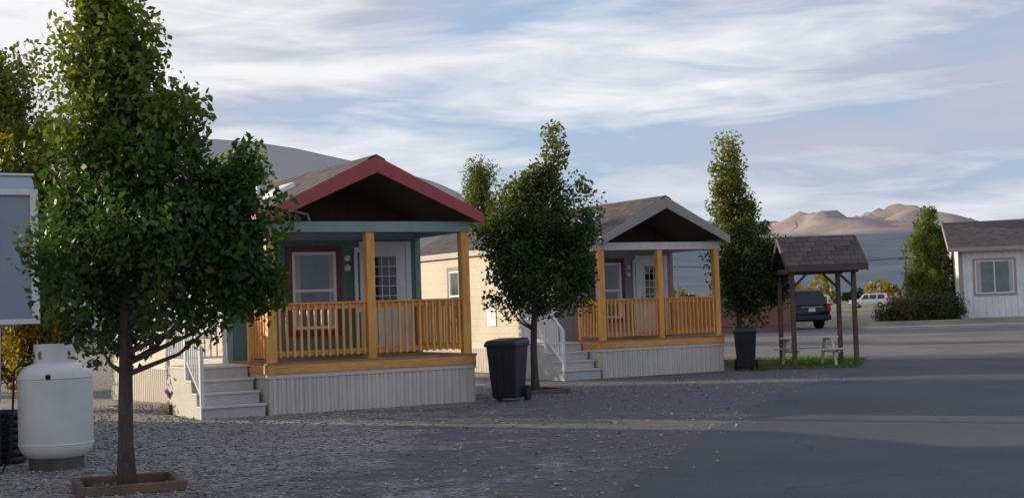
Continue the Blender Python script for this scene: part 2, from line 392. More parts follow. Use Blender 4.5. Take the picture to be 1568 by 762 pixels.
def cabin(name,loc,wall,trim,fascia,beamm,wintrim,sidewall):
    e=empty(name,loc,TH); W=3.75; D=2.1; B=10.6
    rx=1.875; hw=1.95; zr=4.21; sl=.477; ze=zr-hw*sl; y0=-.3; y1=B+.35; t=.07
    ro=P()
    for sgn in (-1,1):
        xe=rx+sgn*hw
        ro.hexa([(rx,y0,zr-t),(xe,y0,ze-t),(xe,y1,ze-t),(rx,y1,zr-t)],[(rx,y0,zr),(xe,y0,ze),(xe,y1,ze),(rx,y1,zr)])
    ro.obj('roof',M['shing'],e)
    rc=P()
    for sgn in (-1,1): rc.hexa([(rx,y0-.01,zr+.002),(rx+sgn*.16,y0-.01,zr-.075),(rx+sgn*.16,y1,zr-.075),(rx,y1,zr+.002)],[(rx,y0-.01,zr+.022),(rx+sgn*.16,y0-.01,zr-.055),(rx+sgn*.16,y1,zr-.055),(rx,y1,zr+.022)])
    rc.obj('ridge_cap',M['shing'],e)
    fa=P(); fd=.25
    for yy in (y0-.035,y1):
        for sgn in (-1,1):
            xe=rx+sgn*(hw+.012); zz=zr-.012-(hw+.012)*sl
            fa.hexa([(rx,yy,zr-.012-fd-.02),(xe,yy,zz-fd+.06),(xe,yy+.035,zz-fd+.06),(rx,yy+.035,zr-.012-fd-.02)],[(rx,yy,zr-.012),(xe,yy,zz),(xe,yy+.035,zz),(rx,yy+.035,zr-.012)])
    for sgn in (-1,1):
        xe=rx+sgn*(hw+.003); fa.box(min(xe,xe+sgn*.03),max(xe,xe+sgn*.03),y0,y1,ze-.17,ze-.02)
    fa.obj('fascia',fascia,e,.004)
    ce=P()
    for sgn in (-1,1):
        xe=rx+sgn*(hw-.03); zz=zr-t-.01-(hw-.03)*sl
        ce.hexa([(rx,y0+.01,zr-t-.03),(xe,y0+.01,zz-.02),(xe,D,zz-.02),(rx,D,zr-t-.03)],[(rx,y0+.01,zr-t-.003),(xe,y0+.01,zz+.007),(xe,D,zz+.007),(rx,D,zr-t-.003)])
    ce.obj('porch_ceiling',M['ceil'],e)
    zt=ze-t-.01+.05
    sw=P(); sw.box(0.0,.1,D+.1,B,.55,zt+.0); sw.box(W-.1,W,D+.1,B,.55,zt); sw.box(.1,W-.1,B-.1,B,.55,zt); sw.prism([(.1,zt),(W-.1,zt),(rx,zr-t-.03)],'y',B-.1,B)
    sw.obj('side_walls',sidewall,e)
    fw=P(); fw.box(0,W,D,D+.098,.82,3.02); fw.obj('front_wall',wall,e)
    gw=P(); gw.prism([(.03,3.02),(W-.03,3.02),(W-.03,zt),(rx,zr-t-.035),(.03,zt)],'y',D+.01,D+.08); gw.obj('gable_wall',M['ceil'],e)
    gt=P(); gt.beam((.95,D-.01,3.52),(1.55,D-.01,3.40),.035,.035); gt.beam((1.55,D-.01,3.40),(1.62,D-.01,3.1),.035,.035); gt.obj('gable_conduit',M['white'],e)
    ct=P(); ct.box(-.012,.1,D-.02,D+.09,.82,3.0); ct.box(W-.1,W+.012,D-.02,D+.09,.82,3.0); ct.box(.1,W-.1,D-.018,D+.05,2.93,3.06); ct.obj('corner_trim',trim,e,.004)
    sk=P(); sk.box(0,W,0,.06,-.3,.58); sk.box(0,.06,.06,D,-.3,.58); sk.box(W-.06,W,.06,D,-.3,.58)
    sk.box(-.02,.05,D,B,-.3,.6); sk.box(W-.05,W+.02,D,B,-.3,.6); sk.box(.05,W-.05,B-.05,B+.02,-.3,.6)
    sk.obj('skirting',M['skirt'],e)
    bt=P()
    x_=.08
    while x_<W-.03:
        bt.box(x_,x_+.035,-.012,0,-.3,.58); x_+=.15
    y_=D+.1
    while y_<B:
        bt.box(-.03,-.02,y_,y_+.035,-.3,.6); y_+=.15
    bt.obj('skirting_battens',M['skirtb'],e)
    sb=P(); sb.box(-.02,W+.02,-.022,.05,.58,.655); sb.box(-.02,.05,.05,D,.58,.655); sb.box(W-.05,W+.02,.05,D,.58,.655); sb.box(-.035,.0,D,B,.6,.67); sb.obj('skirting_cap',M['skirtb'],e,.004)
    rj=P(); rj.box(-.01,W+.01,-.045,.0,.655,.8); rj.box(-.04,-.0,.0,D,.655,.8); rj.box(W,W+.04,0,D,.655,.8); rj.obj('rim_joist',M['woodh'],e,.004)
    dk=P(); y_=-.05
    while y_<D-.05: dk.box(-.03,W+.03,y_,y_+.132,.8,.835); y_+=.138
    dk.obj('deck',M['deck'],e,.003)
    po=P(); s_=.075
    for px in (.1,1.86,W-.1): po.box(px-s_,px+s_,.02,.02+2*s_,.835,2.95)
    po.box(.02,.12,.98,1.08,.835,1.82)
    po.obj('porch_posts',M['wood'],e,.006)
    bm_=P(); bm_.box(-.0,W,.0,.17,2.952,3.13); bm_.box(.0,.1,.17,D-.02,2.952,3.13); bm_.box(W-.1,W,.17,D-.02,2.952,3.13); bm_.obj('porch_beam',beamm,e,.005)
    ra=P(); ba=P()
    def rail(a,b,y=None,x=None,z0=.93,z1=1.80):
        if y is not None:
            ra.box(a,b,y-.05,y+.05,z1-.035,z1); ra.box(a,b,y-.02,y+.02,z1-.12,z1-.036); ra.box(a,b,y-.02,y+.02,z0,z0+.085)
            n=int((b-a)/.118)
            for i in range(n):
                c=a+(i+.5)*(b-a)/n; ba.box(c-.019,c+.019,y-.058,y-.021,z0-.02,z1-.04)
        else:
            ra.box(x-.05,x+.05,a,b,z1-.035,z1); ra.box(x-.02,x+.02,a,b,z1-.12,z1-.036); ra.box(x-.02,x+.02,a,b,z0,z0+.085)
            n=int((b-a)/.118)
            for i in range(n):
                c=a+(i+.5)*(b-a)/n; ba.box(x-.058,x-.021,c-.019,c+.019,z0-.02,z1-.04)
    rail(.175,1.785,y=.1); rail(1.935,W-.175,y=.1); rail(.17,.98,x=.08); rail(.17,D-.03,x=W-.08)
    ra.obj('rails',M['woodh'],e,.004); ba.obj('balusters',M['wood'],e)
    window(e,'window','f',1.22,2.06,1.33,2.72,D,wintrim)
    d=P(); dx0,dx1=2.62,3.45; dz0,dz1=.86,2.80
    d.box(dx0-.1,dx0,D-.045,D,dz0,dz1+.1); d.box(dx1,dx1+.1,D-.045,D,dz0,dz1+.1); d.box(dx0,dx1,D-.043,D,dz1,dz1+.1); d.obj('door_frame',M['white'],e,.005)
    d=P(); d.box(dx0,dx1,D-.02,D-.001,dz0,dz1)
    gx0,gx1,gz0,gz1=dx0+.2,dx1-.2,1.72,2.62
    d.box(gx0-.05,gx0,D-.032,D-.02,gz0-.05,gz1+.05); d.box(gx1,gx1+.05,D-.032,D-.02,gz0-.05,gz1+.05); d.box(gx0,gx1,D-.032,D-.02,gz0-.05,gz0); d.box(gx0,gx1,D-.032,D-.02,gz1,gz1+.05)
    for i in (1,2):
        c=gx0+(gx1-gx0)*i/3; d.box(c-.008,c+.008,D-.03,D-.024,gz0,gz1)
    for i in (1,2,3,4):
        c=gz0+(gz1-gz0)*i/5; d.box(gx0,gx1,D-.031,D-.0245,c-.008,c+.008)
    for a in (0,1):
        xx=dx0+.1+a*.34; d.box(xx,xx+.26,D-.027,D-.02,1.0,1.5)
    d.obj('door',M['white'],e,.003)
    g=P(); g.box(gx0,gx1,D-.024,D-.0195,gz0,gz1); g.obj('door_glass',M['dglass'],e)
    s=P(); s.box(dx0-.22,dx0-.16,D-.09,D-.05,dz0,dz1)
    for zz in (dz0,1.6,dz1-.1): s.box(dx0-.16,dx0-.1,D-.085,D-.055,zz,zz+.1)
    s.obj('screen_door',M['white'],e,.004)
    kn=P(); kn.tube([(dx0+.08,D-.02,1.82),(dx0+.08,D-.05,1.82),(dx0+.08,D-.07,1.82),(dx0+.08,D-.085,1.82)],[.02,.015,.032,.02],10); kn.obj('door_knob',M['brass'],e,smooth=True)
    lf=P()
    for zz in (2.42,2.6):
        lf.tube([(2.27,D-.0,zz),(2.27,D-.07,zz),(2.27,D-.1,zz)],[.055,.06,.03],12)
    lf.obj('wall_fittings',M['white'],e,smooth=False)
    window(e,'side_window','l',3.1,3.9,1.35,2.7,0,wintrim)
    window(e,'side_window_b','l',7.4,8.1,1.35,2.75,0,wintrim)
    ut=P(); ut.box(-.02,.0,5.3,5.8,1.2,1.9); ut.obj('meter_panel',M['metal'],e,.004)
    def onroof(x,y): return zr-abs(x-rx)*sl
    v=P()
    for (xx,yy,sx,sy) in ((.95,1.9,.2,.35),(.8,5.2,.18,.18)):
        z=onroof(xx,yy); v.hexa([(xx-sx,yy-sy,z-sx*sl-.02),(xx+sx,yy-sy,z+sx*sl-.02),(xx+sx,yy+sy,z+sx*sl-.02),(xx-sx,yy+sy,z-sx*sl-.02)],[(xx-sx*.8,yy-sy*.9,z-sx*sl+.1),(xx+sx*.8,yy-sy*.9,z+sx*sl+.07),(xx+sx*.8,yy+sy*.9,z+sx*sl+.07),(xx-sx*.8,yy+sy*.9,z-sx*sl+.1)])
    v.tube([(1.3,4,3.9),(1.3,4,4.25)],[.05,.05],10); v.obj('skylight_and_vents',M['white'],e,.01)
    st=P()
    for i in range(3):
        st.box(-1.06,-.06,.28*i,.84,-.2 if i==0 else .2*i+.001,.2*(i+1)-.035)
    st.box(-1.06,-.06,.84,2.05,-.2,.77)
    st.box(-1.10,-1.062,.0,2.05,-.2,.18); st.box(-1.10,-1.062,.28,2.05,.18,.38); st.box(-1.10,-1.062,.56,2.05,.38,.58); st.box(-1.10,-1.062,.84,2.05,.58,.78)
    st.obj('steps',M['step'],e,.004)
    tr=P()
    for i in range(3): tr.box(-1.115,-.045,.28*i-.03,.28*(i+1)-.001,.2*(i+1)-.034,.2*(i+1))
    tr.box(-1.115,-.045,.81,2.06,.771,.808); tr.obj('stair_treads',M['skirtb'],e,.005)
    w=P(); X=-1.085
    for (yy,zb) in ((.04,.2),(.86,.8),(1.98,.8)): w.box(X-.03,X+.03,yy-.03,yy+.03,zb-.2,zb+.95)
    w.box(-.12,-.06,1.95,2.01,.8,1.75)
    w.beam((X,.04,1.12),(X,.86,1.72),.045,.04); w.beam((X,.04,.36),(X,.86,.92),.035,.035)
    w.beam((X,.89,1.72),(X,1.95,1.72),.045,.04); w.beam((X,.89,.92),(X,1.95,.92),.035,.035)
    w.beam((X+.03,1.98,1.72),(-.12,1.98,1.72),.045,.04); w.beam((X+.03,1.98,.92),(-.12,1.98,.92),.035,.035)
    for i in range(1,7):
        yy=.04+i*.117; z=.36+(yy-.04)*.68; w.box(X-.011,X+.011,yy-.011,yy+.011,z,z+.78)
    for i in range(1,10):
        yy=.86+i*.112; w.box(X-.011,X+.011,yy-.011,yy+.011,.92,1.72)
    for i in range(1,9):
        xx=X+i*.108; w.box(xx-.011,xx+.011,1.97,1.99,.92,1.72)
    w.obj('stair_railing',M['white'],e)
    return e
cabin('cabin',(-4.0,23.1,0),M['sage'],M['sagetrim'],M['red'],M['sagetrim'],M['maroon'],M['cream'])
c2=cabin('cabin',(2.08,34.4,-.13),M['taupe'],M['taupetrim'],M['taupetrim'],M['skirtb'],M['browntrim'],M['cream']); c2.scale=(.97,1,1.03)
cabin('cabin',(-10.6,11.2,0),M['sage'],M['sagetrim'],M['taupetrim'],M['sagetrim'],M['maroon'],M['cream'])  # out-of-view cabin added to shade the left foreground

# ------------------------------------------------------------ fifth-wheel trailer
def trailer():
    e=empty('travel_trailer',(-5.66,17.0,0),TH); B=9.3
    b=P(); pr=[(0,1.62),(.02,3.2),(.22,3.38),(B,3.38),(B,.55),(2.7,.55),(2.6,1.55)]
    b.prism(pr,'x',-2.45,0); b.obj('body',M['rvp'],e,.03)
    t=P(); t.box(-.07,.02,-.02,.03,1.6,3.2); t.box(-2.47,-2.4,-.02,.03,1.6,3.2); t.box(-2.4,-.07,-.018,.03,1.6,1.66); t.box(-2.4,-.07,-.018,.03,3.13,3.2)
    t.box(-2.47,.02,.2,B+.02,3.381,3.41); t.obj('edge_trim',M['white'],e,.008)
    w=P(); w.box(-2.1,-.95,-.012,.01,2.3,2.8); w.obj('front_window',M['dglass'],e)
    wh=P()
    for yy in (6.2,7.1):
        for xx in (-2.35,-.25): wh.tube([(xx,yy,.38),(xx+.2,yy,.38)],[.37,.37],20)
    wh.obj('wheels',M['rub'],e); f=P(); f.box(-2.1,-.35,2.8,B-.2,.38,.56); f.obj('chassis',M['metal'],e)
    lg=P(); lg.box(-2.2,-2.1,2.2,2.3,0,1.6); lg.box(-.35,-.25,2.2,2.3,0,1.6); lg.obj('landing_legs',M['metal'],e)
    sk=P(); sk.box(-2.4,-2.36,2.8,B-.1,0,.55); sk.box(-.06,-.02,2.8,B-.1,0,.55); sk.obj('trailer_skirt',M['rvp'],e)
trailer()

# ------------------------------------------------------------ propane tank
def tank():
    e=empty('propane_tank',(-5.12,15.9,0),.3)
    b=P(); R=.40
    z=[.12,.14,.2,.26,.5,.8,.98,1.03,1.09,1.14,1.175,1.19]; rr=[.26,.32,.375,.4,.4,.4,.4,.392,.36,.29,.19,.05]
    b.tube([(0,0,a) for a in z],rr,40); b.obj('vessel',M['tank'],e,smooth=True)
    s=P(); s.tube([(0,0,.27),(0,0,.275),(0,0,.285),(0,0,.29)],[.398,.405,.405,.398],40,False); s.tube([(0,0,.99),(0,0,.995),(0,0,1.005),(0,0,1.01)],[.398,.405,.405,.398],40,False); s.obj('weld_seams',M['tank'],e,smooth=True)
    f=P(); f.tube([(0,0,-.01),(0,0,.13)],[.30,.29],32); f.obj('foot_ring',M['rust'],e,smooth=False)
    c=P(); seg=48
    for k in range(seg):
        a0=2*math.pi*k/seg; a1=2*math.pi*(k+1)/seg; mid=(k%12)
        z0=1.12; z1=1.37
        segs=[(z0,z1)] if mid not in (5,6) else [(z0,1.2),(1.29,z1)]
        for (za,zb) in segs:
            for r0,r1 in ((.215,.222),):
                c.hexa([(r0*math.cos(a0),r0*math.sin(a0),za),(r1*math.cos(a0),r1*math.sin(a0),za),(r1*math.cos(a1),r1*math.sin(a1),za),(r0*math.cos(a1),r0*math.sin(a1),za)],[(r0*math.cos(a0),r0*math.sin(a0),zb),(r1*math.cos(a0),r1*math.sin(a0),zb),(r1*math.cos(a1),r1*math.sin(a1),zb),(r0*math.cos(a1),r0*math.sin(a1),zb)])
    c.obj('collar',M['tank'],e)
    v=P(); v.tube([(0,0,1.18),(0,0,1.3)],[.03,.03],12); v.tube([(0,0,1.3),(0,0,1.32)],[.05,.05],12); v.beam((0,0,1.25),(-.14,-.05,1.25),.03); v.tube([(-.16,-.05,1.22),(-.16,-.05,1.28)],[.06,.06],12); v.obj('valve_and_regulator',M['metal'],e)
    h=P(); pts=[(-.16,-.05,1.25),(-.3,-.12,1.25),(-.42,-.2,1.1),(-.44,-.25,.7),(-.46,-.3,.25),(-.55,-.4,.03),(-.9,-.5,.02),(-1.5,-.3,.02)]
    h.tube(pts,[.012]*len(pts),8); h.obj('hose',M['rub'],e,smooth=True)
    d=P(); d.tube([(-.07,-.397,1.02),(-.07,-.402,1.02)],[.03,.03],14); d.obj('gauge_label',M['rub'],e)
tank()
cp=P(); ptsn=24
for k in range(7):
    z=.05+k*.085
    pts=[(.3*math.cos(t*2*math.pi/ptsn),.3*math.sin(t*2*math.pi/ptsn),z) for t in range(ptsn+1)]
    cp.tube(pts,[.045]*len(pts),8,False)
cp.obj('coiled_pipe',M['black_pipe'],None,smooth=True,loc=(-6.05,16.6,0))

def planter(loc,s,rot):
    p=P(); h=.09;w=.07
    p.box(-s,s,-s-w,-s,0,h); p.box(-s,s,s,s+w,0,h); p.box(-s-w,-s,-s-w,s+w,0,h); p.box(s,s+w,-s-w,s+w,0,h)
    p.obj('tree_planter_border',M['board'],None,.008,loc=loc,rot=rot)
planter((-3.75,13.75,0),.42,TH-.15)
planter((.37,26.9,gh(26.9)),.4,TH)
tb=empty('timber_block',(-5.65,24.3,0),.6)
q=P(); q.box(-.3,.3,-.1,.1,0,.17); q.box(-.22,.1,-.08,.08,.172,.24); q.obj('timbers',M['board'],tb,.01)
q=P(); q.beam((-.2,0,.24),(-.32,-.02,.42),.05); q.obj('upright',M['metal'],tb)

# ------------------------------------------------------------ wheelie bins
def bin_(loc,rot):
    e=empty('wheeled_trash_bin',loc,rot); e.scale=(.95,.92,1)
    b=P(); b.hexa([(-.23,-.24,.06),(.23,-.24,.06),(.23,.24,.06),(-.23,.24,.06)],[(-.29,-.34,.96),(.29,-.34,.96),(.29,.33,.96),(-.29,.33,.96)]); b.obj('body',M['blk'],e,.03)
    r=P(); r.box(-.315,.315,-.365,.35,.94,.985); r.obj('rim',M['blk'],e,.012)
    l=P(); l.hexa([(-.32,-.39,.985),(.32,-.39,.985),(.32,.36,.985),(-.32,.36,.985)],[(-.27,-.33,1.05),(.27,-.33,1.05),(.29,.34,1.08),(-.29,.34,1.08)]); l.obj('lid',M['blk'],e,.02)
    h=P(); h.tube([(-.22,.36,.98),(-.22,.44,1.0),(.22,.44,1.0),(.22,.36,.98)],[.018]*4,8); h.obj('handle',M['blk'],e)
    rb=P()
    for xx in (-.14,0,.14): rb.hexa([(xx-.02,-.262,.15),(xx+.02,-.262,.15),(xx+.02,-.2,.15),(xx-.02,-.2,.15)],[(xx-.02,-.34,.8),(xx+.02,-.34,.8),(xx+.02,-.2,.8),(xx-.02,-.2,.8)])
    rb.obj('ribs',M['blk'],e,.006)
    w=P()
    for s in (-1,1): w.tube([(s*.24,.25,.13),(s*.31,.25,.13)],[.13,.13],20)
    w.tube([(-.25,.25,.13),(.25,.25,.13)],[.015,.015],8); w.obj('wheels',M['rub'],e)
bin_((-.14,24.7,gh(24.7)),math.radians(-22)); bin_((5.80,36.05,gh(36)),math.radians(-10))

# ------------------------------------------------------------ trees
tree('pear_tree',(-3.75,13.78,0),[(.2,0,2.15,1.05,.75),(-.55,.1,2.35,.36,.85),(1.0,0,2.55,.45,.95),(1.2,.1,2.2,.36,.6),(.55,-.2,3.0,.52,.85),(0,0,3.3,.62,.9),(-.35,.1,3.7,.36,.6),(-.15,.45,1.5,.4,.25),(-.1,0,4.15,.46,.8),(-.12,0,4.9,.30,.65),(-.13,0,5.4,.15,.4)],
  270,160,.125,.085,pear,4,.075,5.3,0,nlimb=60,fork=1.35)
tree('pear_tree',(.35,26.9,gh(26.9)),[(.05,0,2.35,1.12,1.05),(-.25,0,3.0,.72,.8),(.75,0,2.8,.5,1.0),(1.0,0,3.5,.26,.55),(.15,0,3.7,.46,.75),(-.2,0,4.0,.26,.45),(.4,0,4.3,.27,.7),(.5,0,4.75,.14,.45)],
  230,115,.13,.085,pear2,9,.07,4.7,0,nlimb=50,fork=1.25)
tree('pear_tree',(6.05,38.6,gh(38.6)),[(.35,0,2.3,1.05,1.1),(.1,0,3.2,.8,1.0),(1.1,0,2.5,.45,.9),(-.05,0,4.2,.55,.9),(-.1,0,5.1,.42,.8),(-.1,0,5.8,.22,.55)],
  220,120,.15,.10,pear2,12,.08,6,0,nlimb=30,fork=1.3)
tree('added_shade_cottonwood',(-12.9,37,0),[(0,0,4,2.0,2.5),(.3,0,6.5,1.5,1.8),(-.6,0,7.6,1.1,1.5),(-1,0,3.2,1.6,1.6)],230,130,.25,.16,ygreen,21,.16,8,0,nlimb=40,fork=1.5)
tree('added_shade_cottonwood',(-22,42,0),[(0,0,4.5,2.2,2.8),(.3,0,7,1.6,2.0)],130,100,.3,.2,yellow,22,.18,8,0,nlimb=20,fork=1.5)
tree('added_shade_cottonwood',(-15.6,25.4,0),[(0,0,3.4,1.4,2.6),(0,0,6,1.2,1.8)],200,110,.26,.22,ygreen,61,.18,7,0,nlimb=20,fork=1.2)  # unseen tree added to block the low sun
tree('added_shade_cottonwood',(-14.6,22.9,0),[(0,0,3.4,1.5,2.4),(0,0,5.6,1.2,1.6)],180,110,.28,.22,ygreen,62,.18,7,0,nlimb=20,fork=1.2)  # second unseen tree added as a sun blocker
tree('added_shade_tree',(-8.0,40.6,0),[(0,0,3.2,1.5,1.9),(.2,0,5,1.1,1.2)],160,110,.25,.16,ygreen,23,.14,5.5,0,nlimb=20,fork=1.4)  # hidden tree added to narrow the sun strip on the road
tree('pine_tree',(-1.25,60,0),[(0,0,2.5,1.7,1.8),(0,0,4.5,1.25,1.5),(0,0,6.2,.85,1.2),(.05,0,7.3,.45,.7)],260,90,.2,.2,pineY,31,.15,7.6,0,asp=.25,nlimb=40,fork=.8,droop=-.4)
tree('pine_tree',(22.25,76.3,.3),[(0,0,1.6,1.55,1.4),(-.1,0,3.0,1.35,1.2),(.1,0,4.0,1.1,1.0),(.1,0,4.9,.75,.9),(.2,0,5.7,.35,.5)],280,95,.2,.22,pineY,33,.15,5.8,0,asp=.25,nlimb=30,fork=.6,droop=-.4)
def shrub(name,loc,lobes,nc,per,sig,size,mat,seed):
    rng=np.random.default_rng(seed); e=empty(name,loc); cl=clumps(lobes,nc,rng); cl[:,2]=np.abs(cl[:,2])
    C=np.concatenate([c+rng.normal(size=(per,3))*sig for c in cl]); C[:,2]=np.abs(C[:,2])+.02
    leaves('foliage',mat,C,size,rng,e)
    s=P()
    for c in cl[:40]: s.tube([(c[0]*.3,c[1]*.3,0),tuple(c)],[.02,.006],5,False)
    s.obj('stems',M['bark'],e)
shrub('autumn_shrub',(-11.9,35.0,0),[(0,0,1.0,1.0,1.2),(-.9,.5,1.6,.9,1.0)],80,110,.2,.13,yellow,41)
shrub('autumn_shrub',(-8.75,26.5,0),[(0,0,1.0,.5,1.0),(.05,.05,2.2,.45,.9),(-.3,.2,1.6,.45,.9)],130,110,.11,.09,yellow,42)  # shrub made taller to block sun leaking through the porch
shrub('hedge_shrub',(18.6,70.6,.2),[(0,0,.4,.7,.5),(1.2,0,.5,.8,.6),(2.3,0,.45,.7,.5)],150,60,.18,.12,shrubm,43)
shrub('hedge_shrub',(20.7,70.6,.2),[(0,0,.6,.8,.7),(.8,0,.6,.7,.7)],90,80,.18,.12,pinem,44)
shrub('autumn_shrub',(15.4,84,0),[(0,0,1.4,1.0,1.7),(-1.5,0,1.5,1,1.7),(-2.5,0,1.8,.8,1.6)],110,80,.25,.2,yellow,45)

# ------------------------------------------------------------ picnic shelter + table
def shelter():
    g=gh(37); e=empty('picnic_shelter',(0,0,g))
    x0,x1,ya,yb,yr=6.9,8.9,35.85,38.25,37.05; zr=3.36; ze=2.6; t=.09
    r=P()
    for y in (ya,yb): r.hexa([(x0,yr,zr-t),(x1,yr,zr-t),(x1,y,ze-t),(x0,y,ze-t)],[(x0,yr,zr),(x1,yr,zr),(x1,y,ze),(x0,y,ze)])
    r.obj('roof',M['shingx'],e)
    f=P()
    for xx in (x0-.03,x1+.001):
        for y in (ya,yb): f.hexa([(xx,yr,zr-.2),(xx+.03,yr,zr-.2),(xx+.03,y,ze-.2),(xx,y,ze-.2)],[(xx,yr,zr-.01),(xx+.03,yr,zr-.01),(xx+.03,y,ze-.01),(xx,y,ze-.01)])
    f.box(x0,x1,ya-.03,ya-.002,ze-.17,ze-.02); f.obj('fascia',M['browntrim'],e)
    p=P()
    for xx in (7.06,8.62):
        for yy in (36.2,37.95):
            p.box(xx-.055,xx+.055,yy-.055,yy+.055,-.1,2.42)
            s=1 if xx<7.5 else -1; p.beam((xx,yy,2.0),(xx+s*.38,yy,2.38),.06)
    p.box(6.95,8.75,36.14,36.26,2.38,2.5); p.box(6.95,8.75,37.89,38.01,2.38,2.5)
    for xx in (7.0,8.56): p.box(xx,xx+.12,36.26,37.89,2.4,2.52)
    p.obj('posts_and_beams',M['board'],e,.005)
    e2=empty('picnic_table',(7.6,37.1,g),.1); e2.scale=(.88,.9,1)
    w=P()
    for i in range(5): w.box(-.8,.8,-.37+i*.15,-.37+i*.15+.135,.72,.76)
    for s in (-1,1):
        for k in (0,1): w.box(-.8,.8,s*.72-.13+k*.135,s*.72-.13+k*.135+.125,.43,.465)
    w.obj('top_and_benches',M['skirtb'],e2,.004)
    l=P()
    for xx in (-.6,.6):
        l.beam((xx,-.3,.72),(xx,-.65,0),.07); l.beam((xx,.3,.72),(xx,.65,0),.07); l.beam((xx+.05,-.8,.4),(xx+.05,.8,.4),.05,.09); l.beam((xx-.04,-.35,.69),(xx-.04,.35,.69),.05)
    l.obj('legs',M['skirtb'],e2)
shelter()

# ------------------------------------------------------------ vehicles
def car(loc,rot,body,suv=True,name='parked_car'):
    e=empty(name,loc,rot)
    H=1.83 if suv else 1.45
    b=P()
    pr=[(-2.38,.5),(-2.42,.75),(-2.36,1.1),(2.2,1.08),(2.42,.85),(2.42,.45),(2.3,.32),(-2.25,.36)]
    b.prism(pr,'x',-.96,.96); b.obj('body',body,e,.07,True)
    g=P(); zb=1.08
    if suv: g.hexa([(-.93,-2.33,zb),(.93,-2.33,zb),(.9,1.25,zb),(-.9,1.25,zb)],[(-.74,-2.08,H),(.74,-2.08,H),(.72,.55,H),(-.72,.55,H)])
    else: g.hexa([(-.9,-1.8,zb-.1),(.9,-1.8,zb-.1),(.88,1.2,zb-.1),(-.88,1.2,zb-.1)],[(-.7,-1.1,H),(.7,-1.1,H),(.7,.3,H),(-.7,.3,H)])
    g.obj('cabin_shell',body,e,.06,True)
    w=P()
    if suv:
        o=.012
        w.hexa([(-.78,-2.29-o,1.17),(.78,-2.29-o,1.17),(.78,-2.25,1.17),(-.78,-2.25,1.17)],[(-.65,-2.13-o,1.68),(.65,-2.13-o,1.68),(.65,-2.09,1.68),(-.65,-2.09,1.68)])
        for s in (-1,1):
            for (a,c) in ((-2.05,-1.15),(-1.05,-.15),(-.05,.85)):
                w.hexa([(s*.925,a,1.15),(s*.925,c,1.15),(s*.86,c,1.15),(s*.86,a,1.15)],[(s*.79,a+.08,1.68),(s*.79,min(c-.02,.5),1.68),(s*.74,min(c-.02,.5),1.68),(s*.74,a+.08,1.68)])
        w.hexa([(-.8,1.17,1.14),(.8,1.17,1.14),(.8,1.1,1.14),(-.8,1.1,1.14)],[(-.66,.68,1.7),(.66,.68,1.7),(.66,.6,1.7),(-.66,.6,1.7)])
    else:
        w.hexa([(-.72,-1.72,1.05),(.72,-1.72,1.05),(.72,-1.6,1.05),(-.72,-1.6,1.05)],[(-.62,-1.22,1.38),(.62,-1.22,1.38),(.62,-1.1,1.38),(-.62,-1.1,1.38)])
        for s in (-1,1):
            for (a,c) in ((-1.2,-.35),(-.25,.6)):
                w.hexa([(s*.9,a,1.02),(s*.9,c,1.02),(s*.84,c,1.02),(s*.84,a,1.02)],[(s*.74,a+.2,1.38),(s*.74,c-.25,1.38),(s*.69,c-.25,1.38),(s*.69,a+.2,1.38)])
    w.obj('windows',M['dglass'],e)
    t=P()
    for s in (-1,1): t.box(min(s*.8,s*.97),max(s*.8,s*.97),-2.44,-2.25,.82,1.2)
    t.obj('tail_lights',M['tail'],e,.02)
    p=P(); p.box(-.17,.17,-2.45,-2.42,.83,.99); p.obj('licence_plate',M['plate'],e)
    q=P(); q.box(-.95,.95,-2.5,-2.36,.42,.66); q.box(-.95,.95,2.35,2.5,.35,.6); q.obj('bumpers',M['blk'],e,.04)
    k=P(); k.box(-.55,.55,-2.445,-2.42,1.02,1.06); k.obj('tailgate_trim',M['metal'],e)
    wh=P(); hb=P()
    for s in (-1,1):
        for yy in (-1.45,1.5):
            wh.tube([(s*.76,yy,.36),(s*.98,yy,.36)],[.36,.36],24); hb.tube([(s*.97,yy,.36),(s*.99,yy,.36)],[.22,.2],16)
    wh.obj('wheels',M['rub'],e); hb.obj('hubs',M['metal'],e)
    mr=P()
    for s in (-1,1): mr.box(min(s*.95,s*1.12),max(s*.95,s*1.12),.8,.95,1.12,1.3)
    mr.obj('mirrors',body,e,.02)
    if suv:
        rr=P()
        for s in (-1,1): rr.beam((s*.6,-1.9,H+.05),(s*.6,.3,H+.05),.04)
        rr.obj('roof_rails',M['metal'],e)
    return e
cc=car((14.2,74.6,0),math.radians(19),M['carblk']); cc.scale=(1.14,1.05,1.07)
for i,(x_,y_,m_) in enumerate(((46,185,'carwhite'),(49.5,186,'cargrey'),(53,185,'carwhite'),(57,187,'carred'),(61,186,'carwhite'),(39,190,'cargrey'),(43,205,'carwhite'),(55,208,'carwhite'),(59,206,'cargrey'))):
    car((x_,y_,0),1.2+.2*(i%3),M[m_],i%2==0)

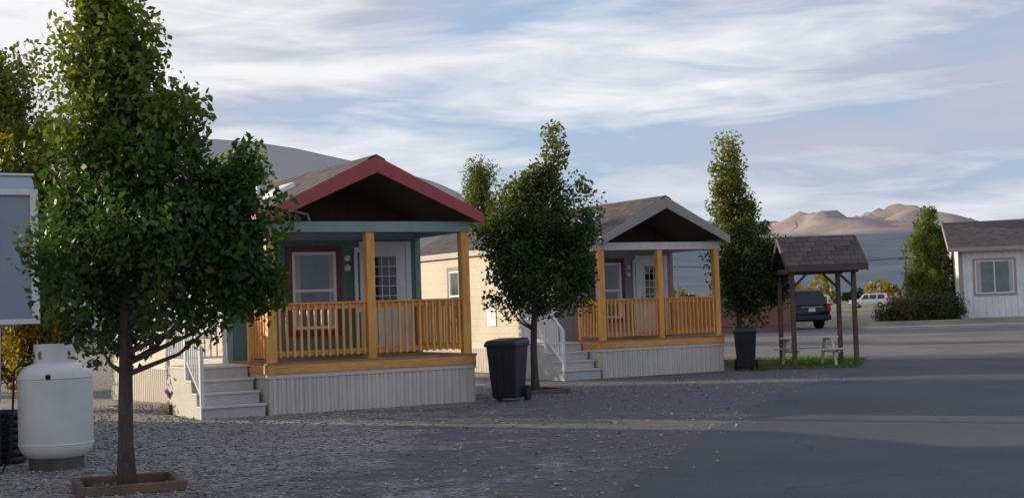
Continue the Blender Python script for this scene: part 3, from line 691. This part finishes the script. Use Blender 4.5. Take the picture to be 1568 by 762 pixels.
# ------------------------------------------------------------ far right home on pad
pad=P(); pad.hexa([(16.8,67.6,-.02),(70,57.6,-.02),(70,95,-.02),(16.8,95,-.02)],[(17.8,69.8,.31),(70,59.8,.31),(70,95,.31),(17.8,95,.31)])
pad.obj('raised_yard',simple('dry_yard',(.24,.2,.13),.95,.35,3,.5))
kb=P(); kb.hexa([(16.5,65.6,-.1),(70,55.5,-.1),(70,55.7,-.1),(16.5,65.8,-.1)],[(16.5,65.6,.13),(70,55.5,.13),(70,55.7,.13),(16.5,65.8,.13)]); kb.obj('kerb',M['conc'],None,.02)
sw_=P(); sw_.hexa([(16.5,65.8,-.1),(70,55.7,-.1),(70,57.3,-.1),(16.5,67.4,-.1)],[(16.5,65.8,.125),(70,55.7,.125),(70,57.3,.125),(16.5,67.4,.125)]); sw_.obj('pavement',M['conc'])
def home():
    e=empty('manufactured_home',(22.5,72.0,.31),math.radians(-13))
    w=P(); w.box(0,20,0,7,.55,3.42); w.prism([(0,3.42),(7,3.42),(3.5,4.75)],'x',0.01,19.99); w.obj('walls',M['homewall'],e)
    s=P(); s.box(-.02,20.02,-.02,7.02,-.1,.55); s.obj('skirting',M['homewall'],e)
    r=P(); zr=5.0; ze=3.55
    for y in (-.5,7.5): r.hexa([(-.5,3.5,zr-.1),(20.5,3.5,zr-.1),(20.5,y,ze-.1),(-.5,y,ze-.1)],[(-.5,3.5,zr),(20.5,3.5,zr),(20.5,y,ze),(-.5,y,ze)])
    r.obj('roof',M['shingx'],e)
    f=P(); f.box(-.53,20.53,-.54,-.502,ze-.22,ze-.01)
    for y in (-.5,7.5): f.hexa([(-.54,3.5,zr-.25),(-.501,3.5,zr-.25),(-.501,y,ze-.25),(-.54,y,ze-.25)],[(-.54,3.5,zr-.01),(-.501,3.5,zr-.01),(-.501,y,ze-.01),(-.54,y,ze-.01)])
    f.box(-.03,.16,-.03,.16,.5,3.4)
    f.obj('trim',M['taupetrim'],e)
    window(e,'window','f',.75,2.6,1.2,2.85,0,M['taupetrim'],'v')
    window(e,'window_b','f',7.85,9.65,1.25,2.85,0,M['taupetrim'],'v')
home()
fe=P(); fe.box(5,13.6,69.9,69.95,0,1.75); fe.box(5,13.6,69.86,69.9,.3,.4); fe.box(5,13.6,69.86,69.9,1.4,1.5)
fe.obj('wooden_fence',M['fence'])

wa=P(); hp=[(0,12.3),(2.5,12.22),(4.9,11.95),(7.3,11.5),(9.6,10.9),(11.6,10.4),(13.5,9.85),(15.0,9.4),(15.9,9.05),(17.0,8.5),(17.6,7.7),(17.8,6.5),(17.8,0)]
pr=[(-20-a,z) for a,z in hp[::-1]]+[(-20+a,z) for a,z in hp[1:]]
wa.prism(pr,'y',85,115); wa.obj('arched_warehouse',M['warehouse'])

ub=empty('utility_pole',(44,160,0))
u=P(); u.tube([(0,0,0),(0,0,6)],[.14,.1],10); u.box(-.9,.9,-.05,.05,5.5,5.62); u.obj('pole',M['board'],ub)
ub=empty('utility_pole',(10,150,0))
u=P(); u.tube([(0,0,0),(0,0,6)],[.14,.1],10); u.box(-.9,.9,-.05,.05,5.5,5.62); u.obj('pole',M['board'],ub)
wi=P()
for dx in (-.8,.8):
    pts=[(10+34*t+dx,150+10*t,5.7-1.4*4*t*(1-t)*.4) for t in [i/12 for i in range(13)]]; wi.tube(pts,[.02]*13,4,False)
    pts=[(44+34*t+dx,160+10*t,5.7-1.4*4*t*(1-t)*.4) for t in [i/12 for i in range(13)]]; wi.tube(pts,[.02]*13,4,False)
wi.obj('overhead_wires',M['rub'])
an=P(); an.tube([(0,0,0),(0,0,4.9)],[.03,.02],6); an.beam((-.25,0,4.6),(.25,0,4.6),.02); an.beam((-.2,0,4.3),(.2,0,4.3),.02); an.obj('antenna_mast',M['metal'],None,loc=(5.3,46,gh(46)))

def band(name,mat,n,x0,x1,y0,y1,h,seed,ls=.8):
    r=np.random.default_rng(seed); pts=[]
    for i in range(n):
        cx=r.uniform(x0,x1); cy=r.uniform(y0,y1); hh=h*r.uniform(.5,1.2); w=hh*r.uniform(.5,.9)
        k=130; d=r.normal(size=(k,3)); d/=np.linalg.norm(d,axis=1)[:,None]; d*=r.uniform(.5,1,size=(k,1))
        c=np.stack([cx+d[:,0]*w,cy+d[:,1]*w,hh*.55+d[:,2]*hh*.5],1); c[:,2]=np.abs(c[:,2]); pts.append(c)
    leaves(name,mat,np.concatenate(pts),ls,r,asp=.8)
band('distant_trees',yellow,80,-150,260,250,440,5.5,51,1.2)
band('distant_trees',pinem,60,-200,350,260,600,4.5,52,1.2)
band('distant_trees',shrubm,120,-200,420,140,330,1.4,53,.6)

# ------------------------------------------------------------ hills
def hillmat(name,lo0,lo1,hi0,hi1,t0,t1):  # blue distance haze is mixed into the slope colours
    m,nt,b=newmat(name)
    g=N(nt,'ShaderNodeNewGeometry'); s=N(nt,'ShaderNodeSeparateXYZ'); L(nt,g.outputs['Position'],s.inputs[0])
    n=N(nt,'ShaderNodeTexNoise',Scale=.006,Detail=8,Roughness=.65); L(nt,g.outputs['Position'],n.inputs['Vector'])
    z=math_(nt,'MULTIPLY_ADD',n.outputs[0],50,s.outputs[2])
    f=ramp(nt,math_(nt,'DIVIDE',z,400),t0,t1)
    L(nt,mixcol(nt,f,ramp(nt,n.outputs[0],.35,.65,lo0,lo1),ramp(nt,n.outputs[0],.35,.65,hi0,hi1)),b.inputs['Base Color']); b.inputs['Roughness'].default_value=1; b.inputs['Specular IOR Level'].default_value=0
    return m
def hills():
    X=np.arange(-3500,5200,40); Y=list(range(900,4000,150))+list(range(4000,6600,45))
    V=[];F=[]
    for y in Y:
        for x in X:
            base=185*ss(900,4500,y)**1.15
            env=ss(4150,5050,y)*(1-.25*ss(5300,6500,y))
            pk=46+62*math.exp(-((x-1090)/130)**2)+66*math.exp(-((x-1390)/105)**2)+12*math.sin(x/170.)
            rd=1-abs(mnoise.noise(Vector((x/170.,y/330.,7.7))))*2
            rd2=1-abs(mnoise.noise(Vector((x/75.,y/150.,2.7))))*2
            rn=mnoise.fractal(Vector((x/380.,y/380.,3.1)),.9,2.2,6)
            z=base+env*(pk+16*rn+46*(rd-.6)+22*(rd2-.5))+4*mnoise.noise(Vector((x/300.,y/300.,0)))*ss(1200,2500,y)
            V.append((x,y,z-1.0))
    k=len(X)
    for i in range(len(Y)-1):
        for j in range(k-1): F.append((i*k+j,i*k+j+1,(i+1)*k+j+1,(i+1)*k+j))
    p=P(); p.v=V; p.f=F; p.obj('hills',hillmat('hill_terrain',(.12,.155,.195),(.20,.225,.25),(.27,.23,.225),(.46,.37,.32),.47,.56),smooth=True)  # dark sage of the low slope also carries painted cloud shade
    X=np.arange(-5000,9000,90); Y=range(7200,9000,90); V=[];F=[]
    for y in Y:
        for x in X:
            e_=ss(7200,8000,y)
            rd=1-abs(mnoise.noise(Vector((x/420.,y/500.,1.7))))*2
            V.append((x,y,e_*(400+40*math.sin(x/650.+1)+45*rd)))
    k=len(X)
    for i in range(len(Y)-1):
        for j in range(k-1): F.append((i*k+j,i*k+j+1,(i+1)*k+j+1,(i+1)*k+j))
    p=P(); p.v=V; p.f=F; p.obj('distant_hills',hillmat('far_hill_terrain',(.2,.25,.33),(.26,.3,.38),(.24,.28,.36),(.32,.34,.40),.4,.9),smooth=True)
hills()

# ------------------------------------------------------------ light + sky
EL=math.radians(12.5); AZ=math.radians(-60)
sd=Vector((math.sin(AZ)*math.cos(EL),math.cos(AZ)*math.cos(EL),math.sin(EL)))
sun=bpy.data.lights.new('sun','SUN'); sun.energy=5; sun.angle=math.radians(.5); sun.color=(1,.84,.60)
so=bpy.data.objects.new('sun',sun); COL.objects.link(so); so.rotation_euler=sd.to_track_quat('Z','Y').to_euler(); so.location=(-20,10,20)
w=bpy.data.worlds.new('World'); scene.world=w; w.use_nodes=True; nt=w.node_tree
bg=nt.nodes['Background']; bg.inputs[1].default_value=.15
sky=N(nt,'ShaderNodeTexSky'); sky.sky_type='NISHITA'; sky.sun_disc=False; sky.sun_elevation=EL; sky.sun_rotation=AZ%(2*math.pi)
tc=N(nt,'ShaderNodeTexCoord'); s=N(nt,'ShaderNodeSeparateXYZ'); L(nt,tc.outputs['Generated'],s.inputs[0])
def vec(ax,ay,az,shear=0,off=0,tilt=-.05):
    c=N(nt,'ShaderNodeCombineXYZ')
    zx=math_(nt,'MULTIPLY_ADD',s.outputs[2],shear,s.outputs[0])
    zz=math_(nt,'MULTIPLY_ADD',s.outputs[0],tilt,s.outputs[2])
    L(nt,math_(nt,'MULTIPLY_ADD',zx,ax,off),c.inputs[0]); L(nt,math_(nt,'MULTIPLY',s.outputs[1],ay),c.inputs[1]); L(nt,math_(nt,'MULTIPLY',zz,az),c.inputs[2]); return c.outputs[0]
big=N(nt,'ShaderNodeTexNoise',Scale=1,Detail=5,Roughness=.5,Distortion=.5); L(nt,vec(3.2,2,15,0,4.3),big.inputs['Vector'])
wisp=N(nt,'ShaderNodeTexNoise',Scale=1,Detail=9,Roughness=.56,Distortion=1.0); L(nt,vec(8,6,44,.8,1.7,.03),wisp.inputs['Vector'])
soft=N(nt,'ShaderNodeTexNoise',Scale=1,Detail=7,Roughness=.52,Distortion=.8); L(nt,vec(2.6,2,19,.2,9.1,-.08),soft.inputs['Vector'])
blue=mixcol(nt,.75,sky.outputs[0],(2.5,3.4,4.9))
c1=mixcol(nt,ramp(nt,big.outputs[0],.38,.56),blue,(3.35,3.55,4.35))
glow=math_(nt,'MULTIPLY_ADD',s.outputs[0],-.22,math_(nt,'MULTIPLY_ADD',s.outputs[2],-.35,.05))
br=math_(nt,'ADD',math_(nt,'MULTIPLY_ADD',soft.outputs[0],.66,math_(nt,'MULTIPLY',wisp.outputs[0],.34)),glow)
c2_=mixcol(nt,ramp(nt,br,.43,.62),c1,(6.2,6.2,6.3))
L(nt,c2_,bg.inputs[0])

# ------------------------------------------------------------ camera
cam=bpy.data.cameras.new('camera'); co=bpy.data.objects.new('camera',cam); COL.objects.link(co)
cam.sensor_width=36; cam.lens=50.2; cam.clip_start=.1; cam.clip_end=20000
R=Matrix.Rotation(math.radians(92.33),4,'X')@Matrix.Rotation(math.radians(-1.9),4,'Z')
co.matrix_world=Matrix.Translation((0,0,1.61))@R
scene.camera=co
